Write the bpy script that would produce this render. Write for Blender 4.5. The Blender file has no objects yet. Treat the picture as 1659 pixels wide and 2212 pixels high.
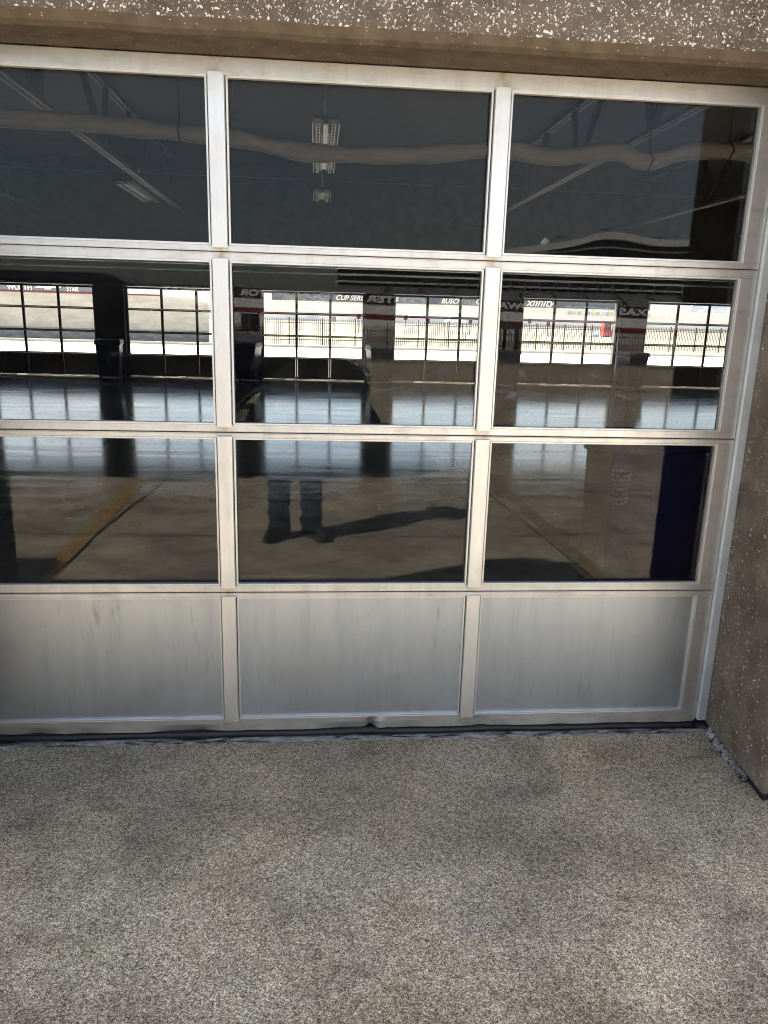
import bpy, bmesh, math, random
from mathutils import Vector, Matrix, noise
random.seed(7)
sc = bpy.context.scene
col = sc.collection
PI = math.pi

# ------------------------------------------------------------------ camera
F, CX, CY, CZ, PT, YW, RL = 1657.4, .3216, -2.7521, 1.637, .2522, .0926, .0279
_cp, _sp, _cy, _sy = math.cos(PT), math.sin(PT), math.cos(YW), math.sin(YW)
_w = Vector((_sy*_cp, _cy*_cp, -_sp)); _r0 = Vector((_cy, -_sy, 0)); _u0 = _r0.cross(_w)
_r = _r0*math.cos(RL) + _u0*math.sin(RL); _u = -_r0*math.sin(RL) + _u0*math.cos(RL)
cd = bpy.data.cameras.new('camera'); cam = bpy.data.objects.new('camera', cd); col.objects.link(cam)
cam.matrix_world = Matrix(((_r.x, _u.x, -_w.x, CX), (_r.y, _u.y, -_w.y, CY), (_r.z, _u.z, -_w.z, CZ), (0, 0, 0, 1)))
cd.sensor_fit = 'VERTICAL'; cd.sensor_height = 36; cd.lens = 36*F/2212
cd.clip_start = .004; cd.clip_end = 3000
sc.camera = cam

# ------------------------------------------------------------------ world, sun, exposure
SUN = Vector((-.77, .37, 1)).normalized()
elev = math.asin(SUN.z); azim = math.atan2(SUN.x, SUN.y)
wd = bpy.data.worlds.new('World'); sc.world = wd; wd.use_nodes = True
nt = wd.node_tree; nt.nodes.clear()
out = nt.nodes.new('ShaderNodeOutputWorld'); bg = nt.nodes.new('ShaderNodeBackground')
sky = nt.nodes.new('ShaderNodeTexSky'); sky.sky_type = 'NISHITA'; sky.sun_disc = False
sky.sun_elevation = elev; sky.sun_rotation = azim; sky.dust_density = 1.5
tc = nt.nodes.new('ShaderNodeTexCoord')
mp = nt.nodes.new('ShaderNodeMapping'); mp.inputs['Scale'].default_value = (1, 1, 2.2)
cl = nt.nodes.new('ShaderNodeTexNoise'); cl.inputs['Scale'].default_value = 2.6; cl.inputs['Detail'].default_value = 7
cl.inputs['Roughness'].default_value = .58
cr = nt.nodes.new('ShaderNodeValToRGB'); cr.color_ramp.elements[0].position = .47; cr.color_ramp.elements[1].position = .62
mx = nt.nodes.new('ShaderNodeMix'); mx.data_type = 'RGBA'
mx.inputs['B'].default_value = (5.0, 4.9, 4.8, 1)
mul = nt.nodes.new('ShaderNodeMath'); mul.operation = 'MULTIPLY'; mul.inputs[1].default_value = .5
L = nt.links.new
L(tc.outputs['Generated'], mp.inputs['Vector']); L(mp.outputs[0], cl.inputs['Vector']); L(cl.outputs['Fac'], cr.inputs['Fac'])
L(cr.outputs['Color'], mul.inputs[0]); L(mul.outputs[0], mx.inputs['Factor']); L(sky.outputs[0], mx.inputs['A'])
hs = nt.nodes.new('ShaderNodeHueSaturation'); hs.inputs['Saturation'].default_value = .72
L(mx.outputs['Result'], hs.inputs['Color']); L(hs.outputs[0], bg.inputs['Color']); bg.inputs['Strength'].default_value = .06
L(bg.outputs[0], out.inputs['Surface'])
sl = bpy.data.lights.new('sun', 'SUN'); sl.energy = 5.0; sl.angle = math.radians(.5); sl.color = (1, .96, .90)
so = bpy.data.objects.new('sun', sl); col.objects.link(so)
so.rotation_euler = SUN.to_track_quat('Z', 'Y').to_euler()
vs = sc.view_settings; vs.view_transform = 'Standard'; vs.look = 'None'; vs.gamma = 1; vs.exposure = 2.6; vs.use_curve_mapping = False
try:
    sc.cycles.use_denoising = True; sc.cycles.use_adaptive_sampling = False; sc.cycles.denoising_prefilter = 'FAST'; sc.cycles.denoising_quality = 'HIGH'; sc.cycles.pixel_filter_type = 'BLACKMAN_HARRIS'; sc.cycles.filter_width = 1.1
    sc.cycles.max_bounces = 12; sc.cycles.transparent_max_bounces = 24; sc.cycles.glossy_bounces = 6; sc.cycles.diffuse_bounces = 4
    sc.cycles.sample_clamp_indirect = 8
except Exception: pass

# ------------------------------------------------------------------ helpers
class MB:
    def __init__(s): s.v = []; s.f = []
    def add(s, vs, fs):
        n = len(s.v); s.v += [tuple(p) for p in vs]; s.f += [tuple(i+n for i in f) for f in fs]; return s
    def box(s, a, b):
        x0, x1 = sorted((a[0], b[0])); y0, y1 = sorted((a[1], b[1])); z0, z1 = sorted((a[2], b[2]))
        return s.add([(x0,y0,z0),(x1,y0,z0),(x1,y1,z0),(x0,y1,z0),(x0,y0,z1),(x1,y0,z1),(x1,y1,z1),(x0,y1,z1)],
                     [(0,3,2,1),(4,5,6,7),(0,1,5,4),(1,2,6,5),(2,3,7,6),(3,0,4,7)])
    def hexa(s, lo, hi):   # two quads, both counter-clockwise seen from above
        return s.add(list(lo)+list(hi), [(0,3,2,1),(4,5,6,7),(0,1,5,4),(1,2,6,5),(2,3,7,6),(3,0,4,7)])
    def prism(s, pts, f3, d):   # 2D outline -> f3(p) 3D, extruded by vector d
        n = len(pts); A = [Vector(f3(p)) for p in pts]; B = [a+Vector(d) for a in A]
        return s.add(A+B, [tuple(range(n))[::-1], tuple(range(n, 2*n))] + [(i, (i+1) % n, n+(i+1) % n, n+i) for i in range(n)])
    def bar(s, a, b, w, h=None):
        a = Vector(a); b = Vector(b); d = (b-a).normalized(); h = h or w
        up = Vector((0,0,1)) if abs(d.z) < .95 else Vector((0,1,0))
        x = d.cross(up).normalized()*w/2; y = x.cross(d).normalized()*h/2
        q = [(-1,-1),(1,-1),(1,1),(-1,1)]
        return s.add([a+x*i+y*j for i, j in q]+[b+x*i+y*j for i, j in q], [(0,3,2,1),(4,5,6,7),(0,1,5,4),(1,2,6,5),(2,3,7,6),(3,0,4,7)])
    def tube(s, pts, r, n=10, cap=True):
        pts = [Vector(p) for p in pts]; rr = r if isinstance(r, (list, tuple)) else [r]*len(pts)
        rings = []; px = None
        for i, p in enumerate(pts):
            d = (pts[min(i+1, len(pts)-1)]-pts[max(i-1, 0)]).normalized()
            if px is None:
                up = Vector((0,0,1)) if abs(d.z) < .9 else Vector((1,0,0)); px = d.cross(up).normalized()
            px = (px - d*px.dot(d)).normalized(); py = d.cross(px)
            rings.append([p+(px*math.cos(2*PI*k/n)+py*math.sin(2*PI*k/n))*rr[i] for k in range(n)])
        fs = []
        for i in range(len(pts)-1):
            for k in range(n): fs.append((i*n+k, i*n+(k+1) % n, (i+1)*n+(k+1) % n, (i+1)*n+k))
        if cap: fs += [tuple(range(n))[::-1], tuple((len(pts)-1)*n+k for k in range(n))]
        return s.add([p for g in rings for p in g], fs)
    def loft(s, rings, cap=True):
        n = len(rings[0]); fs = []
        for i in range(len(rings)-1):
            for k in range(n): fs.append((i*n+k, i*n+(k+1) % n, (i+1)*n+(k+1) % n, (i+1)*n+k))
        if cap: fs += [tuple(range(n))[::-1], tuple((len(rings)-1)*n+k for k in range(n))]
        return s.add([p for g in rings for p in g], fs)
    def build(s, name, m, parent=None, smooth=False, bevel=0, seg=2):
        me = bpy.data.meshes.new(name); me.from_pydata(s.v, [], s.f); me.update()
        b = bmesh.new(); b.from_mesh(me); bmesh.ops.recalc_face_normals(b, faces=b.faces); b.to_mesh(me); b.free()
        o = bpy.data.objects.new(name, me); col.objects.link(o); me.materials.append(m)
        if smooth: me.shade_smooth()
        if bevel:
            md = o.modifiers.new('bevel', 'BEVEL'); md.width = bevel; md.segments = seg; md.limit_method = 'ANGLE'; md.angle_limit = .6
        if parent: o.parent = parent
        return o
def tag(o, label=None, cat=None, group=None, kind=None):
    if label: o['label'] = label
    if cat: o['category'] = cat
    if group: o['group'] = group
    if kind: o['kind'] = kind
    return o
def empty(name, loc, label, cat, group=None, rz=0):
    o = bpy.data.objects.new(name, None); col.objects.link(o); o.location = loc; o.rotation_euler.z = rz
    o.empty_display_size = .2
    return tag(o, label, cat, group)
def copy_tree(o, parent=None):
    c = o.copy(); col.objects.link(c); c.parent = parent
    for ch in o.children: copy_tree(ch, c)
    return c
def struct(o): o['kind'] = 'structure'; return o
def text_mesh(name, txt, size, m, loc, rot, parent=None, sx=1.0, bold=.0, shear=0, extrude=.004, align='LEFT'):
    cu = bpy.data.curves.new(name, 'FONT'); cu.body = txt; cu.size = size; cu.offset = bold; cu.extrude = extrude; cu.shear = shear
    cu.align_x = align; cu.resolution_u = 3
    t = bpy.data.objects.new(name+'_t', cu); col.objects.link(t); bpy.context.view_layer.update()
    me = bpy.data.meshes.new_from_object(t.evaluated_get(bpy.context.evaluated_depsgraph_get()))
    bpy.data.objects.remove(t); bpy.data.curves.remove(cu)
    me.materials.clear(); me.materials.append(m)
    o = bpy.data.objects.new(name, me); col.objects.link(o); o.location = loc; o.rotation_euler = rot; o.scale = (sx, 1, 1)
    if parent: o.parent = parent
    return o

# ------------------------------------------------------------------ materials
def mat(name, color=(.5,.5,.5), rough=.6, metal=0, spec=.5, emit=None):
    m = bpy.data.materials.new(name); m.use_nodes = True; b = m.node_tree.nodes['Principled BSDF']
    b.inputs['Base Color'].default_value = (*color, 1); b.inputs['Roughness'].default_value = rough
    b.inputs['Metallic'].default_value = metal; b.inputs['Specular IOR Level'].default_value = spec
    return m
class N:
    def __init__(s, m): s.t = m.node_tree; s.b = s.t.nodes['Principled BSDF']; s.c = s.t.nodes.new('ShaderNodeTexCoord')
    def n(s, k, **kw):
        o = s.t.nodes.new(k)
        for a, b in kw.items():
            setattr(o, a, b)
        return o
    def link(s, a, b): s.t.links.new(a, b)
    def map(s, scale=(1,1,1), src='Object', rot=(0,0,0)):
        m = s.n('ShaderNodeMapping'); m.inputs['Scale'].default_value = scale; m.inputs['Rotation'].default_value = rot
        s.link(s.c.outputs[src], m.inputs['Vector']); return m.outputs[0]
    def noise(s, sc_, det=4, ro=.5, vec=None, dist=0):
        o = s.n('ShaderNodeTexNoise'); o.inputs['Scale'].default_value = sc_; o.inputs['Detail'].default_value = det
        o.inputs['Roughness'].default_value = ro; o.inputs['Distortion'].default_value = dist
        s.link(vec if vec is not None else s.c.outputs['Object'], o.inputs['Vector']); return o.outputs['Fac']
    def vor(s, sc_, vec=None, rnd=1):
        o = s.n('ShaderNodeTexVoronoi'); o.inputs['Scale'].default_value = sc_; o.inputs['Randomness'].default_value = rnd
        s.link(vec if vec is not None else s.c.outputs['Object'], o.inputs['Vector']); return o
    def ramp(s, fac, stops):
        o = s.n('ShaderNodeValToRGB'); e = o.color_ramp.elements
        while len(e) < len(stops): e.new(.5)
        for i, (p, c) in enumerate(stops):
            e[i].position = p; e[i].color = (*c, 1) if isinstance(c, (tuple, list)) else (c, c, c, 1)
        s.link(fac, o.inputs['Fac']); return o.outputs['Color']
    def mix(s, fac, a, b, mode='MIX'):
        o = s.n('ShaderNodeMix'); o.data_type = 'RGBA'; o.blend_type = mode
        for v, k in ((fac, 'Factor'), (a, 'A'), (b, 'B')):
            if isinstance(v, (int, float)): o.inputs[k].default_value = v if k == 'Factor' else (v, v, v, 1)
            elif isinstance(v, tuple): o.inputs[k].default_value = (*v, 1)
            else: s.link(v, o.inputs[k])
        return o.outputs['Result']
    def math(s, op, a, b=0.0, c=None, clamp=False):
        o = s.n('ShaderNodeMath'); o.operation = op; o.use_clamp = clamp
        for i, v in enumerate((a, b) if c is None else (a, b, c)):
            if isinstance(v, (int, float)): o.inputs[i].default_value = v
            else: s.link(v, o.inputs[i])
        return o.outputs[0]
    def sep(s, vec=None):
        o = s.n('ShaderNodeSeparateXYZ'); s.link(vec if vec is not None else s.c.outputs['Object'], o.inputs[0]); return o.outputs
    def bump(s, h, strength=.3, dist=.01):
        o = s.n('ShaderNodeBump'); o.inputs['Strength'].default_value = strength; o.inputs['Distance'].default_value = dist
        s.link(h, o.inputs['Height']); s.link(o.outputs[0], s.b.inputs['Normal']); return o
    def col(s, c): s.link(c, s.b.inputs['Base Color'])
    def rough(s, c): s.link(c, s.b.inputs['Roughness'])

def m_ground():
    m = mat('broom_finished_concrete', rough=.9, spec=.25); g = N(m)
    fine = g.noise(105, 3, .8); fine2 = g.noise(300, 2, .8); mid = g.noise(28, 4, .6)
    big = g.noise(1.1, 5, .6, dist=.6); patch = g.noise(3.2, 4, .55, dist=.4); tint = g.noise(2.1, 3, .5)
    base = g.ramp(fine, [(.36, (.05,.042,.033)), (.46, (.17,.148,.118)), (.54, (.33,.297,.245)), (.66, (.66,.615,.53))])
    spk = g.ramp(fine2, [(.36, .45), (.5, 1.0), (.66, 1.5)])
    gv = g.vor(400); gs_ = g.n('ShaderNodeSeparateColor'); g.link(gv.outputs['Color'], gs_.inputs[0])
    gv2 = g.vor(210); gs2 = g.n('ShaderNodeSeparateColor'); g.link(gv2.outputs['Color'], gs2.inputs[0])
    grain = g.math('ADD', g.math('MULTIPLY', gs_.outputs[0], .5), g.math('ADD', g.math('MULTIPLY', gs2.outputs[0], .25), g.math('MULTIPLY', g.noise(60, 4, .7), .5)))
    base = g.ramp(grain, [(.30, (.060,.046,.029)), (.44, (.205,.165,.112)), (.58, (.36,.300,.212)), (.74, (.53,.455,.338)), (.88, (.92,.83,.67))])
    c = g.mix(.35, base, spk, 'MULTIPLY')
    c = g.mix(1, c, g.ramp(big, [(.3, (.60,.585,.565)), (.46, (.88,.88,.88)), (.56, (1.0,.99,.97)), (.70, (1.25,1.22,1.12))]), 'MULTIPLY')
    c = g.mix(.8, c, g.ramp(patch, [(.3, .62), (.5, .98), (.7, 1.18)]), 'MULTIPLY')
    c = g.mix(.5, c, g.ramp(mid, [(.3, .75), (.7, 1.2)]), 'MULTIPLY')
    c = g.mix(.6, c, g.ramp(tint, [(.3, (.96,1.0,.93)), (.45, (1,1,1)), (.58, (1.03,.97,.93)), (.72, (1.1,1.02,.86))]), 'MULTIPLY')
    # grime, with an added darkening towards the foot of the door
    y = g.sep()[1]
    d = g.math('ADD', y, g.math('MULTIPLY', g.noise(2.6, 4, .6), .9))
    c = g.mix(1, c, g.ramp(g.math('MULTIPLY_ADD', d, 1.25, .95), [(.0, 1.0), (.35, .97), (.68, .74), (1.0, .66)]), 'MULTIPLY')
    vv = g.vor(95); sc1 = g.noise(1, 3, .7, g.map((70, 5, 1), rot=(0,0,1.25))); sc2 = g.noise(2.2, 2, .5)
    c = g.mix(g.math('MULTIPLY', g.math('GREATER_THAN', sc1, .74), g.math('GREATER_THAN', sc2, .52)), c, (.50,.46,.38))
    st_ = g.noise(1.7, 6, .62, g.map((1, 1.7, 1), rot=(0,0,.5)), dist=1.2)
    c = g.mix(.9, c, g.ramp(st_, [(.34, (.66,.63,.60)), (.42, (.93,.92,.91)), (.50, (1,1,1)), (.60, (1,1,1)), (.68, (1.16,1.13,1.05))]), 'MULTIPLY')
    dk = g.ramp(vv.outputs['Distance'], [(.1, 0.0), (.22, 1.0)])
    pick = g.n('ShaderNodeSeparateColor'); g.link(vv.outputs['Color'], pick.inputs[0])
    pit = g.math('MULTIPLY', g.math('GREATER_THAN', pick.outputs[0], .93), g.math('SUBTRACT', 1.0, dk))
    c = g.mix(pit, c, (.02,.018,.016))
    wp = g.math('MULTIPLY', g.math('LESS_THAN', pick.outputs[1], .05), g.math('SUBTRACT', 1.0, dk))
    c = g.mix(wp, c, (.62,.6,.56))
    g.col(c); g.bump(grain, .35, .003)
    return m
def m_agg(name, scale, frac, big=True):
    m = mat(name, rough=.88, spec=.3); g = N(m)
    nz = g.noise(9, 5, .6); fn = g.noise(190, 3, .7)
    base = g.ramp(nz, [(.3, (.082,.063,.045)), (.5, (.132,.106,.080)), (.7, (.185,.153,.118))])
    base = g.mix(.5, base, g.ramp(fn, [(.3, .62), (.7, 1.35)]), 'MULTIPLY')
    wob = g.noise(scale*1.6, 2, .6)
    vec = g.n('ShaderNodeVectorMath', operation='MULTIPLY_ADD'); cmb = g.n('ShaderNodeTexNoise')
    cmb.inputs['Scale'].default_value = scale*1.3; cmb.inputs['Detail'].default_value = 2
    g.link(g.c.outputs['Object'], cmb.inputs['Vector'])
    g.link(cmb.outputs['Color'], vec.inputs[0]); vec.inputs[1].default_value = (1.7/scale,)*3; g.link(g.c.outputs['Object'], vec.inputs[2])
    peb = None
    for k, (s_, fr, r0) in enumerate(((scale, frac, .34), (scale*1.9, frac*.8, .32))):
        v = g.vor(s_, vec.outputs[0]); sp = g.n('ShaderNodeSeparateColor'); g.link(v.outputs['Color'], sp.inputs[0])
        rad = g.math('MULTIPLY_ADD', sp.outputs[1], .22, r0-.14)
        inside = g.math('MULTIPLY', g.math('SUBTRACT', rad, v.outputs['Distance']), 14, clamp=True)
        sel = g.math('LESS_THAN', sp.outputs[0], g.math('MULTIPLY', g.math('ADD', nz, .25), fr*1.35))
        mk = g.math('MULTIPLY', inside, sel)
        pc = g.ramp(sp.outputs[2], [(0, (.52,.46,.40)), (.35, (.72,.69,.66)), (.7, (.85,.83,.82)), (1, (.62,.52,.40))])
        base = g.mix(mk, base, pc); peb = mk if peb is None else g.math('MAXIMUM', peb, mk)
    v = g.vor(scale*.8); sp = g.n('ShaderNodeSeparateColor'); g.link(v.outputs['Color'], sp.inputs[0])
    hole = g.math('MULTIPLY', g.math('LESS_THAN', v.outputs['Distance'], .2), g.math('GREATER_THAN', sp.outputs[0], .9))
    base = g.mix(hole, base, (.03,.024,.02))
    g.col(base); h = g.math('ADD', g.math('MULTIPLY', peb, .5), g.math('MULTIPLY', fn, .35)); h = g.math('SUBTRACT', h, hole)
    g.bump(h, 1.0, .010 if big else .004)
    return m
def m_soffit():
    m = mat('soffit_concrete', rough=.9, spec=.2); g = N(m)
    c = g.ramp(g.noise(14, 5, .6), [(.3, (.085,.063,.044)), (.7, (.15,.115,.085))])
    v = g.vor(120); sp = g.n('ShaderNodeSeparateColor'); g.link(v.outputs['Color'], sp.inputs[0])
    mk = g.math('MULTIPLY', g.math('LESS_THAN', v.outputs['Distance'], .25), g.math('GREATER_THAN', sp.outputs[0], .93))
    g.col(g.mix(mk, c, (.42,.38,.33))); g.bump(g.noise(90, 3, .6), .4, .004); return m
def m_metal(name, base=(.74,.735,.72), rough=.4, streak=True, dirt=.5):
    m = mat(name, base, rough, 1); g = N(m)
    v = g.map((14, 14, 1.6)); vert = g.noise(1, 6, .65, v)
    blot = g.noise(7, 4, .6, dist=.5); fine = g.noise(300, 2, .6)
    lo = tuple(x*.90 for x in base)
    c = g.ramp(vert, [(.35, lo), (.5, base), (.75, tuple(min(1, x*1.06) for x in base))])
    c = g.mix(dirt, c, g.ramp(blot, [(.3, (.80,.76,.70)), (.48, (1,1,1)), (.66, (1,1,1)), (.8, (1.02,1.0,.94))]), 'MULTIPLY')
    g.col(c); g.rough(g.ramp(g.math('ADD', g.math('MULTIPLY', vert, .5), g.math('MULTIPLY', blot, .5)), [(.3, rough+.12), (.7, rough-.04)]))
    g.bump(fine, .05, .001)
    return m
def m_rail():
    m = m_metal('door_rail_aluminium', (.67,.665,.65), .42, dirt=.35); g = N(m)
    # run-off stains between the sections
    old = m.node_tree.nodes['Principled BSDF'].inputs['Base Color'].links[0].from_socket
    st = g.noise(1, 5, .65, g.map((9, 9, 26)))
    c = g.mix(.5, old, g.ramp(st, [(.30, (.62,.56,.48)), (.40, (.90,.87,.82)), (.50, (1,1,1))]), 'MULTIPLY')
    x_, y_, z_ = g.sep()
    f1 = g.math('SUBTRACT', 1.0, g.math('MULTIPLY', g.math('ABSOLUTE', g.math('SUBTRACT', x_, .967)), 24), clamp=True)
    f2 = g.math('SUBTRACT', 1.0, g.math('MULTIPLY', g.math('ABSOLUTE', g.math('SUBTRACT', x_, 1.90)), 24), clamp=True)
    mk = g.math('MULTIPLY', g.math('MAXIMUM', f1, f2), g.ramp(g.noise(22, 5, .7), [(.38, 0.0), (.6, 1.0)]))
    c = g.mix(mk, c, (.42,.34,.25))
    g.col(c); return m
def m_glass(name, tint, refl=1.0, wav=.0, wscale=3, dust=.012):
    m = bpy.data.materials.new(name); m.use_nodes = True; t = m.node_tree; t.nodes.clear()
    o = t.nodes.new('ShaderNodeOutputMaterial'); tr = t.nodes.new('ShaderNodeBsdfTransparent'); tr.inputs[0].default_value = (*tint, 1)
    gl = t.nodes.new('ShaderNodeBsdfGlossy'); gl.inputs['Roughness'].default_value = 0; gl.inputs['Color'].default_value = (1, 1, 1, 1)
    fr = t.nodes.new('ShaderNodeFresnel'); fr.inputs['IOR'].default_value = 1.5
    ml = t.nodes.new('ShaderNodeMath'); ml.operation = 'MULTIPLY'; ml.inputs[1].default_value = refl
    mx = t.nodes.new('ShaderNodeMixShader'); L = t.links.new
    L(fr.outputs[0], ml.inputs[0]); L(ml.outputs[0], mx.inputs[0]); L(tr.outputs[0], mx.inputs[1]); L(gl.outputs[0], mx.inputs[2])
    tc = t.nodes.new('ShaderNodeTexCoord')
    if wav:
        nz = t.nodes.new('ShaderNodeTexNoise'); nz.inputs['Scale'].default_value = wscale; nz.inputs['Detail'].default_value = 0
        bp = t.nodes.new('ShaderNodeBump'); bp.inputs['Strength'].default_value = 1; bp.inputs['Distance'].default_value = wav
        L(tc.outputs['Object'], nz.inputs['Vector']); L(nz.outputs[0], bp.inputs['Height']); L(bp.outputs[0], gl.inputs['Normal'])
    last = mx
    if dust:
        df = t.nodes.new('ShaderNodeBsdfDiffuse'); df.inputs[0].default_value = (.6, .57, .5, 1)
        n2 = t.nodes.new('ShaderNodeTexNoise'); n2.inputs['Scale'].default_value = 5; n2.inputs['Detail'].default_value = 6
        rp = t.nodes.new('ShaderNodeValToRGB'); rp.color_ramp.elements[0].position = .4; rp.color_ramp.elements[0].color = (dust*.3,)*3+(1,)
        rp.color_ramp.elements[1].position = .75; rp.color_ramp.elements[1].color = (dust*2,)*3+(1,)
        m2 = t.nodes.new('ShaderNodeMixShader'); L(tc.outputs['Object'], n2.inputs['Vector']); L(n2.outputs[0], rp.inputs[0])
        L(rp.outputs[0], m2.inputs[0]); L(mx.outputs[0], m2.inputs[1]); L(df.outputs[0], m2.inputs[2]); last = m2
    L(last.outputs[0], o.inputs[0]); return m
def m_noisy(name, c0, c1, scale, rough=.8, bump=.2, metal=0, spec=.4, mapping=(1,1,1)):
    m = mat(name, c0, rough, metal, spec); g = N(m); nz = g.noise(scale, 5, .6, g.map(mapping))
    g.col(g.ramp(nz, [(.3, c0), (.7, c1)])); g.bump(nz, bump, .01); return m
M = {}
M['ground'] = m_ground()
M['agg'] = m_agg('exposed_aggregate', 64, .86)
M['agg_side'] = m_agg('smooth_aggregate', 105, .115, False)
M['soffit'] = m_soffit()
M['rail'] = m_rail()
M['mull'] = m_metal('mullion_aluminium', (.74,.74,.73), .45, dirt=.25)
M['panel'] = m_metal('panel_aluminium', (.52,.57,.625), .38, dirt=.2)
def _scuff(m):
    g = N(m); old = m.node_tree.nodes['Principled BSDF'].inputs['Base Color'].links[0].from_socket
    s1 = g.noise(1, 3, .6, g.map((34, 34, 5))); s2 = g.noise(3, 3, .5)
    k = g.ramp(g.math('MULTIPLY_ADD', s2, .5, g.math('MULTIPLY', s1, .7)), [(.34, (.55,.55,.54)), (.42, (.88,.88,.87)), (.47, (1,1,1)), (.80, (1,1,1))])
    g.col(g.mix(.8, old, k, 'MULTIPLY'))
_scuff(M['panel'])
M['far_metal'] = m_noisy('backlit_door_frame', (.10,.09,.08), (.14,.125,.11), 6, .5, .05, .5)  # same doors as the near silver one; backlit darkness put into the colour
M['galv'] = m_noisy('galvanised_steel', (.50,.53,.54), (.66,.69,.70), 5, .5, .05, .5)
M['bead'] = mat('glazing_bead', (.03,.03,.032), .5)
M['glass'] = m_glass('tinted_door_glass', (.985,.99,.985), .29, .00009, 1.3, .0012)
M['glass_far'] = m_glass('far_door_glass', (.98,.985,.98), .6, 0, 1, .008)
M['rubber'] = mat('black_rubber', (.012,.012,.013), .45)
M['thresh'] = None
def m_thresh():
    m = mat('crusted_threshold', rough=.8); g = N(m)
    c = g.ramp(g.noise(1, 6, .75, g.map((9, 45, 45)), dist=.6), [(.44, (.010,.010,.010)), (.48, (.13,.125,.118)), (.58, (.26,.25,.24)), (.74, (.46,.45,.43))])
    g.col(c); g.bump(g.noise(60, 4, .7), .4, .003); return m
M['thresh'] = m_thresh()
def m_floor():
    m = mat('polished_garage_floor', (.16,.17,.175), .16, 0, .24); g = N(m)
    st = g.noise(1, 5, .6, g.map((.5, 5, 1))); sm = g.noise(3, 5, .6)
    g.col(g.ramp(sm, [(.3, (.075,.078,.08)), (.7, (.13,.134,.137))]))
    g.rough(g.ramp(st, [(.3, .07), (.7, .20)])); g.bump(st, .08, .006); return m
M['floor'] = m_floor()
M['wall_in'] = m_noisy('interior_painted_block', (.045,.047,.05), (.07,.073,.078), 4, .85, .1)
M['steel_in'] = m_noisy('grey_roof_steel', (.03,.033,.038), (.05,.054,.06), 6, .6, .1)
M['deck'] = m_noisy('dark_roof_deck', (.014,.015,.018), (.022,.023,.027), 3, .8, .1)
M['fabric'] = m_noisy('pale_sleeve_fabric', (.30,.285,.26), (.42,.40,.365), 3, .8, .6, mapping=(1, 6, 6))
M['white_paint'] = mat('white_enamel', (.8,.8,.78), .4)
M['lamp_tube'] = mat('lamp_tube_glass', (.85,.85,.82), .25)
M['black_metal'] = m_noisy('black_fence_paint', (.012,.012,.013), (.03,.03,.03), 20, .5, .1)
M['yellow'] = m_noisy('worn_yellow_paint', (.40,.22,.03), (.32,.24,.13), 14, .85, .1)
M['white_line'] = m_noisy('worn_white_paint', (.72,.71,.68), (.5,.49,.46), 25, .85, .1)
M['joint'] = mat('dark_joint', (.02,.018,.016), .95)  # dark colour of the thin slab joint strips
M['bin_blue'] = m_noisy('navy_bin_plastic', (.008,.014,.055), (.012,.022,.085), 8, .4, .1)
M['bin_lid'] = m_noisy('dark_bin_lid', (.01,.02,.035), (.015,.03,.05), 8, .45, .1)
M['bldg_white'] = m_noisy('painted_white_block', (.76,.75,.72), (.84,.83,.80), .7, .8, .05)
M['band_navy'] = mat('dark_sign_band', (.02,.024,.04), .5)
M['red'] = mat('red_stripe_paint', (.17,.018,.022), .5)
M['dark_glass'] = mat('dark_window_glass', (.012,.014,.016), .08, 0, .6)
M['car'] = mat('black_car_paint', (.010,.012,.018), .12, .0, .8)
M['chrome'] = mat('chrome_trim', (.7,.7,.7), .2, 1)
M['tyre'] = m_noisy('tyre_rubber', (.012,.012,.012), (.025,.025,.025), 30, .8, .2)
M['rim'] = mat('wheel_rim', (.45,.46,.47), .3, 1)
M['lens'] = mat('lamp_lens', (.5,.5,.5), .08, 0, .8)
M['tan_wall'] = m_noisy('tan_retaining_wall', (.36,.34,.30), (.52,.50,.45), .9, .9, .1, mapping=(1,1,4))
M['grey_wall'] = m_noisy('dark_stained_wall', (.14,.145,.15), (.28,.28,.28), 1.6, .9, .1, mapping=(1,1,4))
M['curb'] = m_noisy('pale_curb', (.45,.43,.38), (.55,.53,.48), 2, .9, .1)
M['grass'] = m_noisy('dry_grass', (.22,.24,.12), (.42,.40,.28), .5, .95, .2)
M['seat'] = m_noisy('pale_bleacher', (.42,.43,.44), (.55,.56,.57), .5, .7, .05)
M['stand_grey'] = m_noisy('grandstand_concrete', (.22,.22,.22), (.30,.30,.30), .3, .8, .05)
M['denim'] = m_noisy('blue_denim', (.005,.016,.038), (.012,.030,.060), 30, .9, .3)
M['boot'] = m_noisy('brown_leather', (.018,.011,.008), (.03,.02,.014), 30, .5, .3)
M['sole'] = mat('boot_sole', (.07,.055,.042), .8)
M['jacket'] = m_noisy('dark_jacket_cloth', (.02,.022,.028), (.035,.037,.045), 25, .9, .3)
M['skin'] = m_noisy('skin', (.42,.25,.18), (.50,.31,.23), 12, .5, .05)
M['straw'] = m_noisy('straw_hat_weave', (.50,.42,.28), (.66,.57,.40), 60, .8, .3)
M['phone'] = mat('phone_shell', (.02,.02,.022), .3)
M['bus_red'] = mat('red_coach_paint', (.50,.03,.03), .3)
M['car_blue'] = mat('light_blue_car_paint', (.16,.40,.60), .25)
M['navy_pnl'] = m_noisy('navy_cart_paint', (.001,.0015,.016), (.0015,.002,.022), 5, .8, .0, 0, .0)
M['sand'] = m_noisy('print_dust', (.10,.10,.095), (.24,.235,.22), 90, .9, .1)

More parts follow.
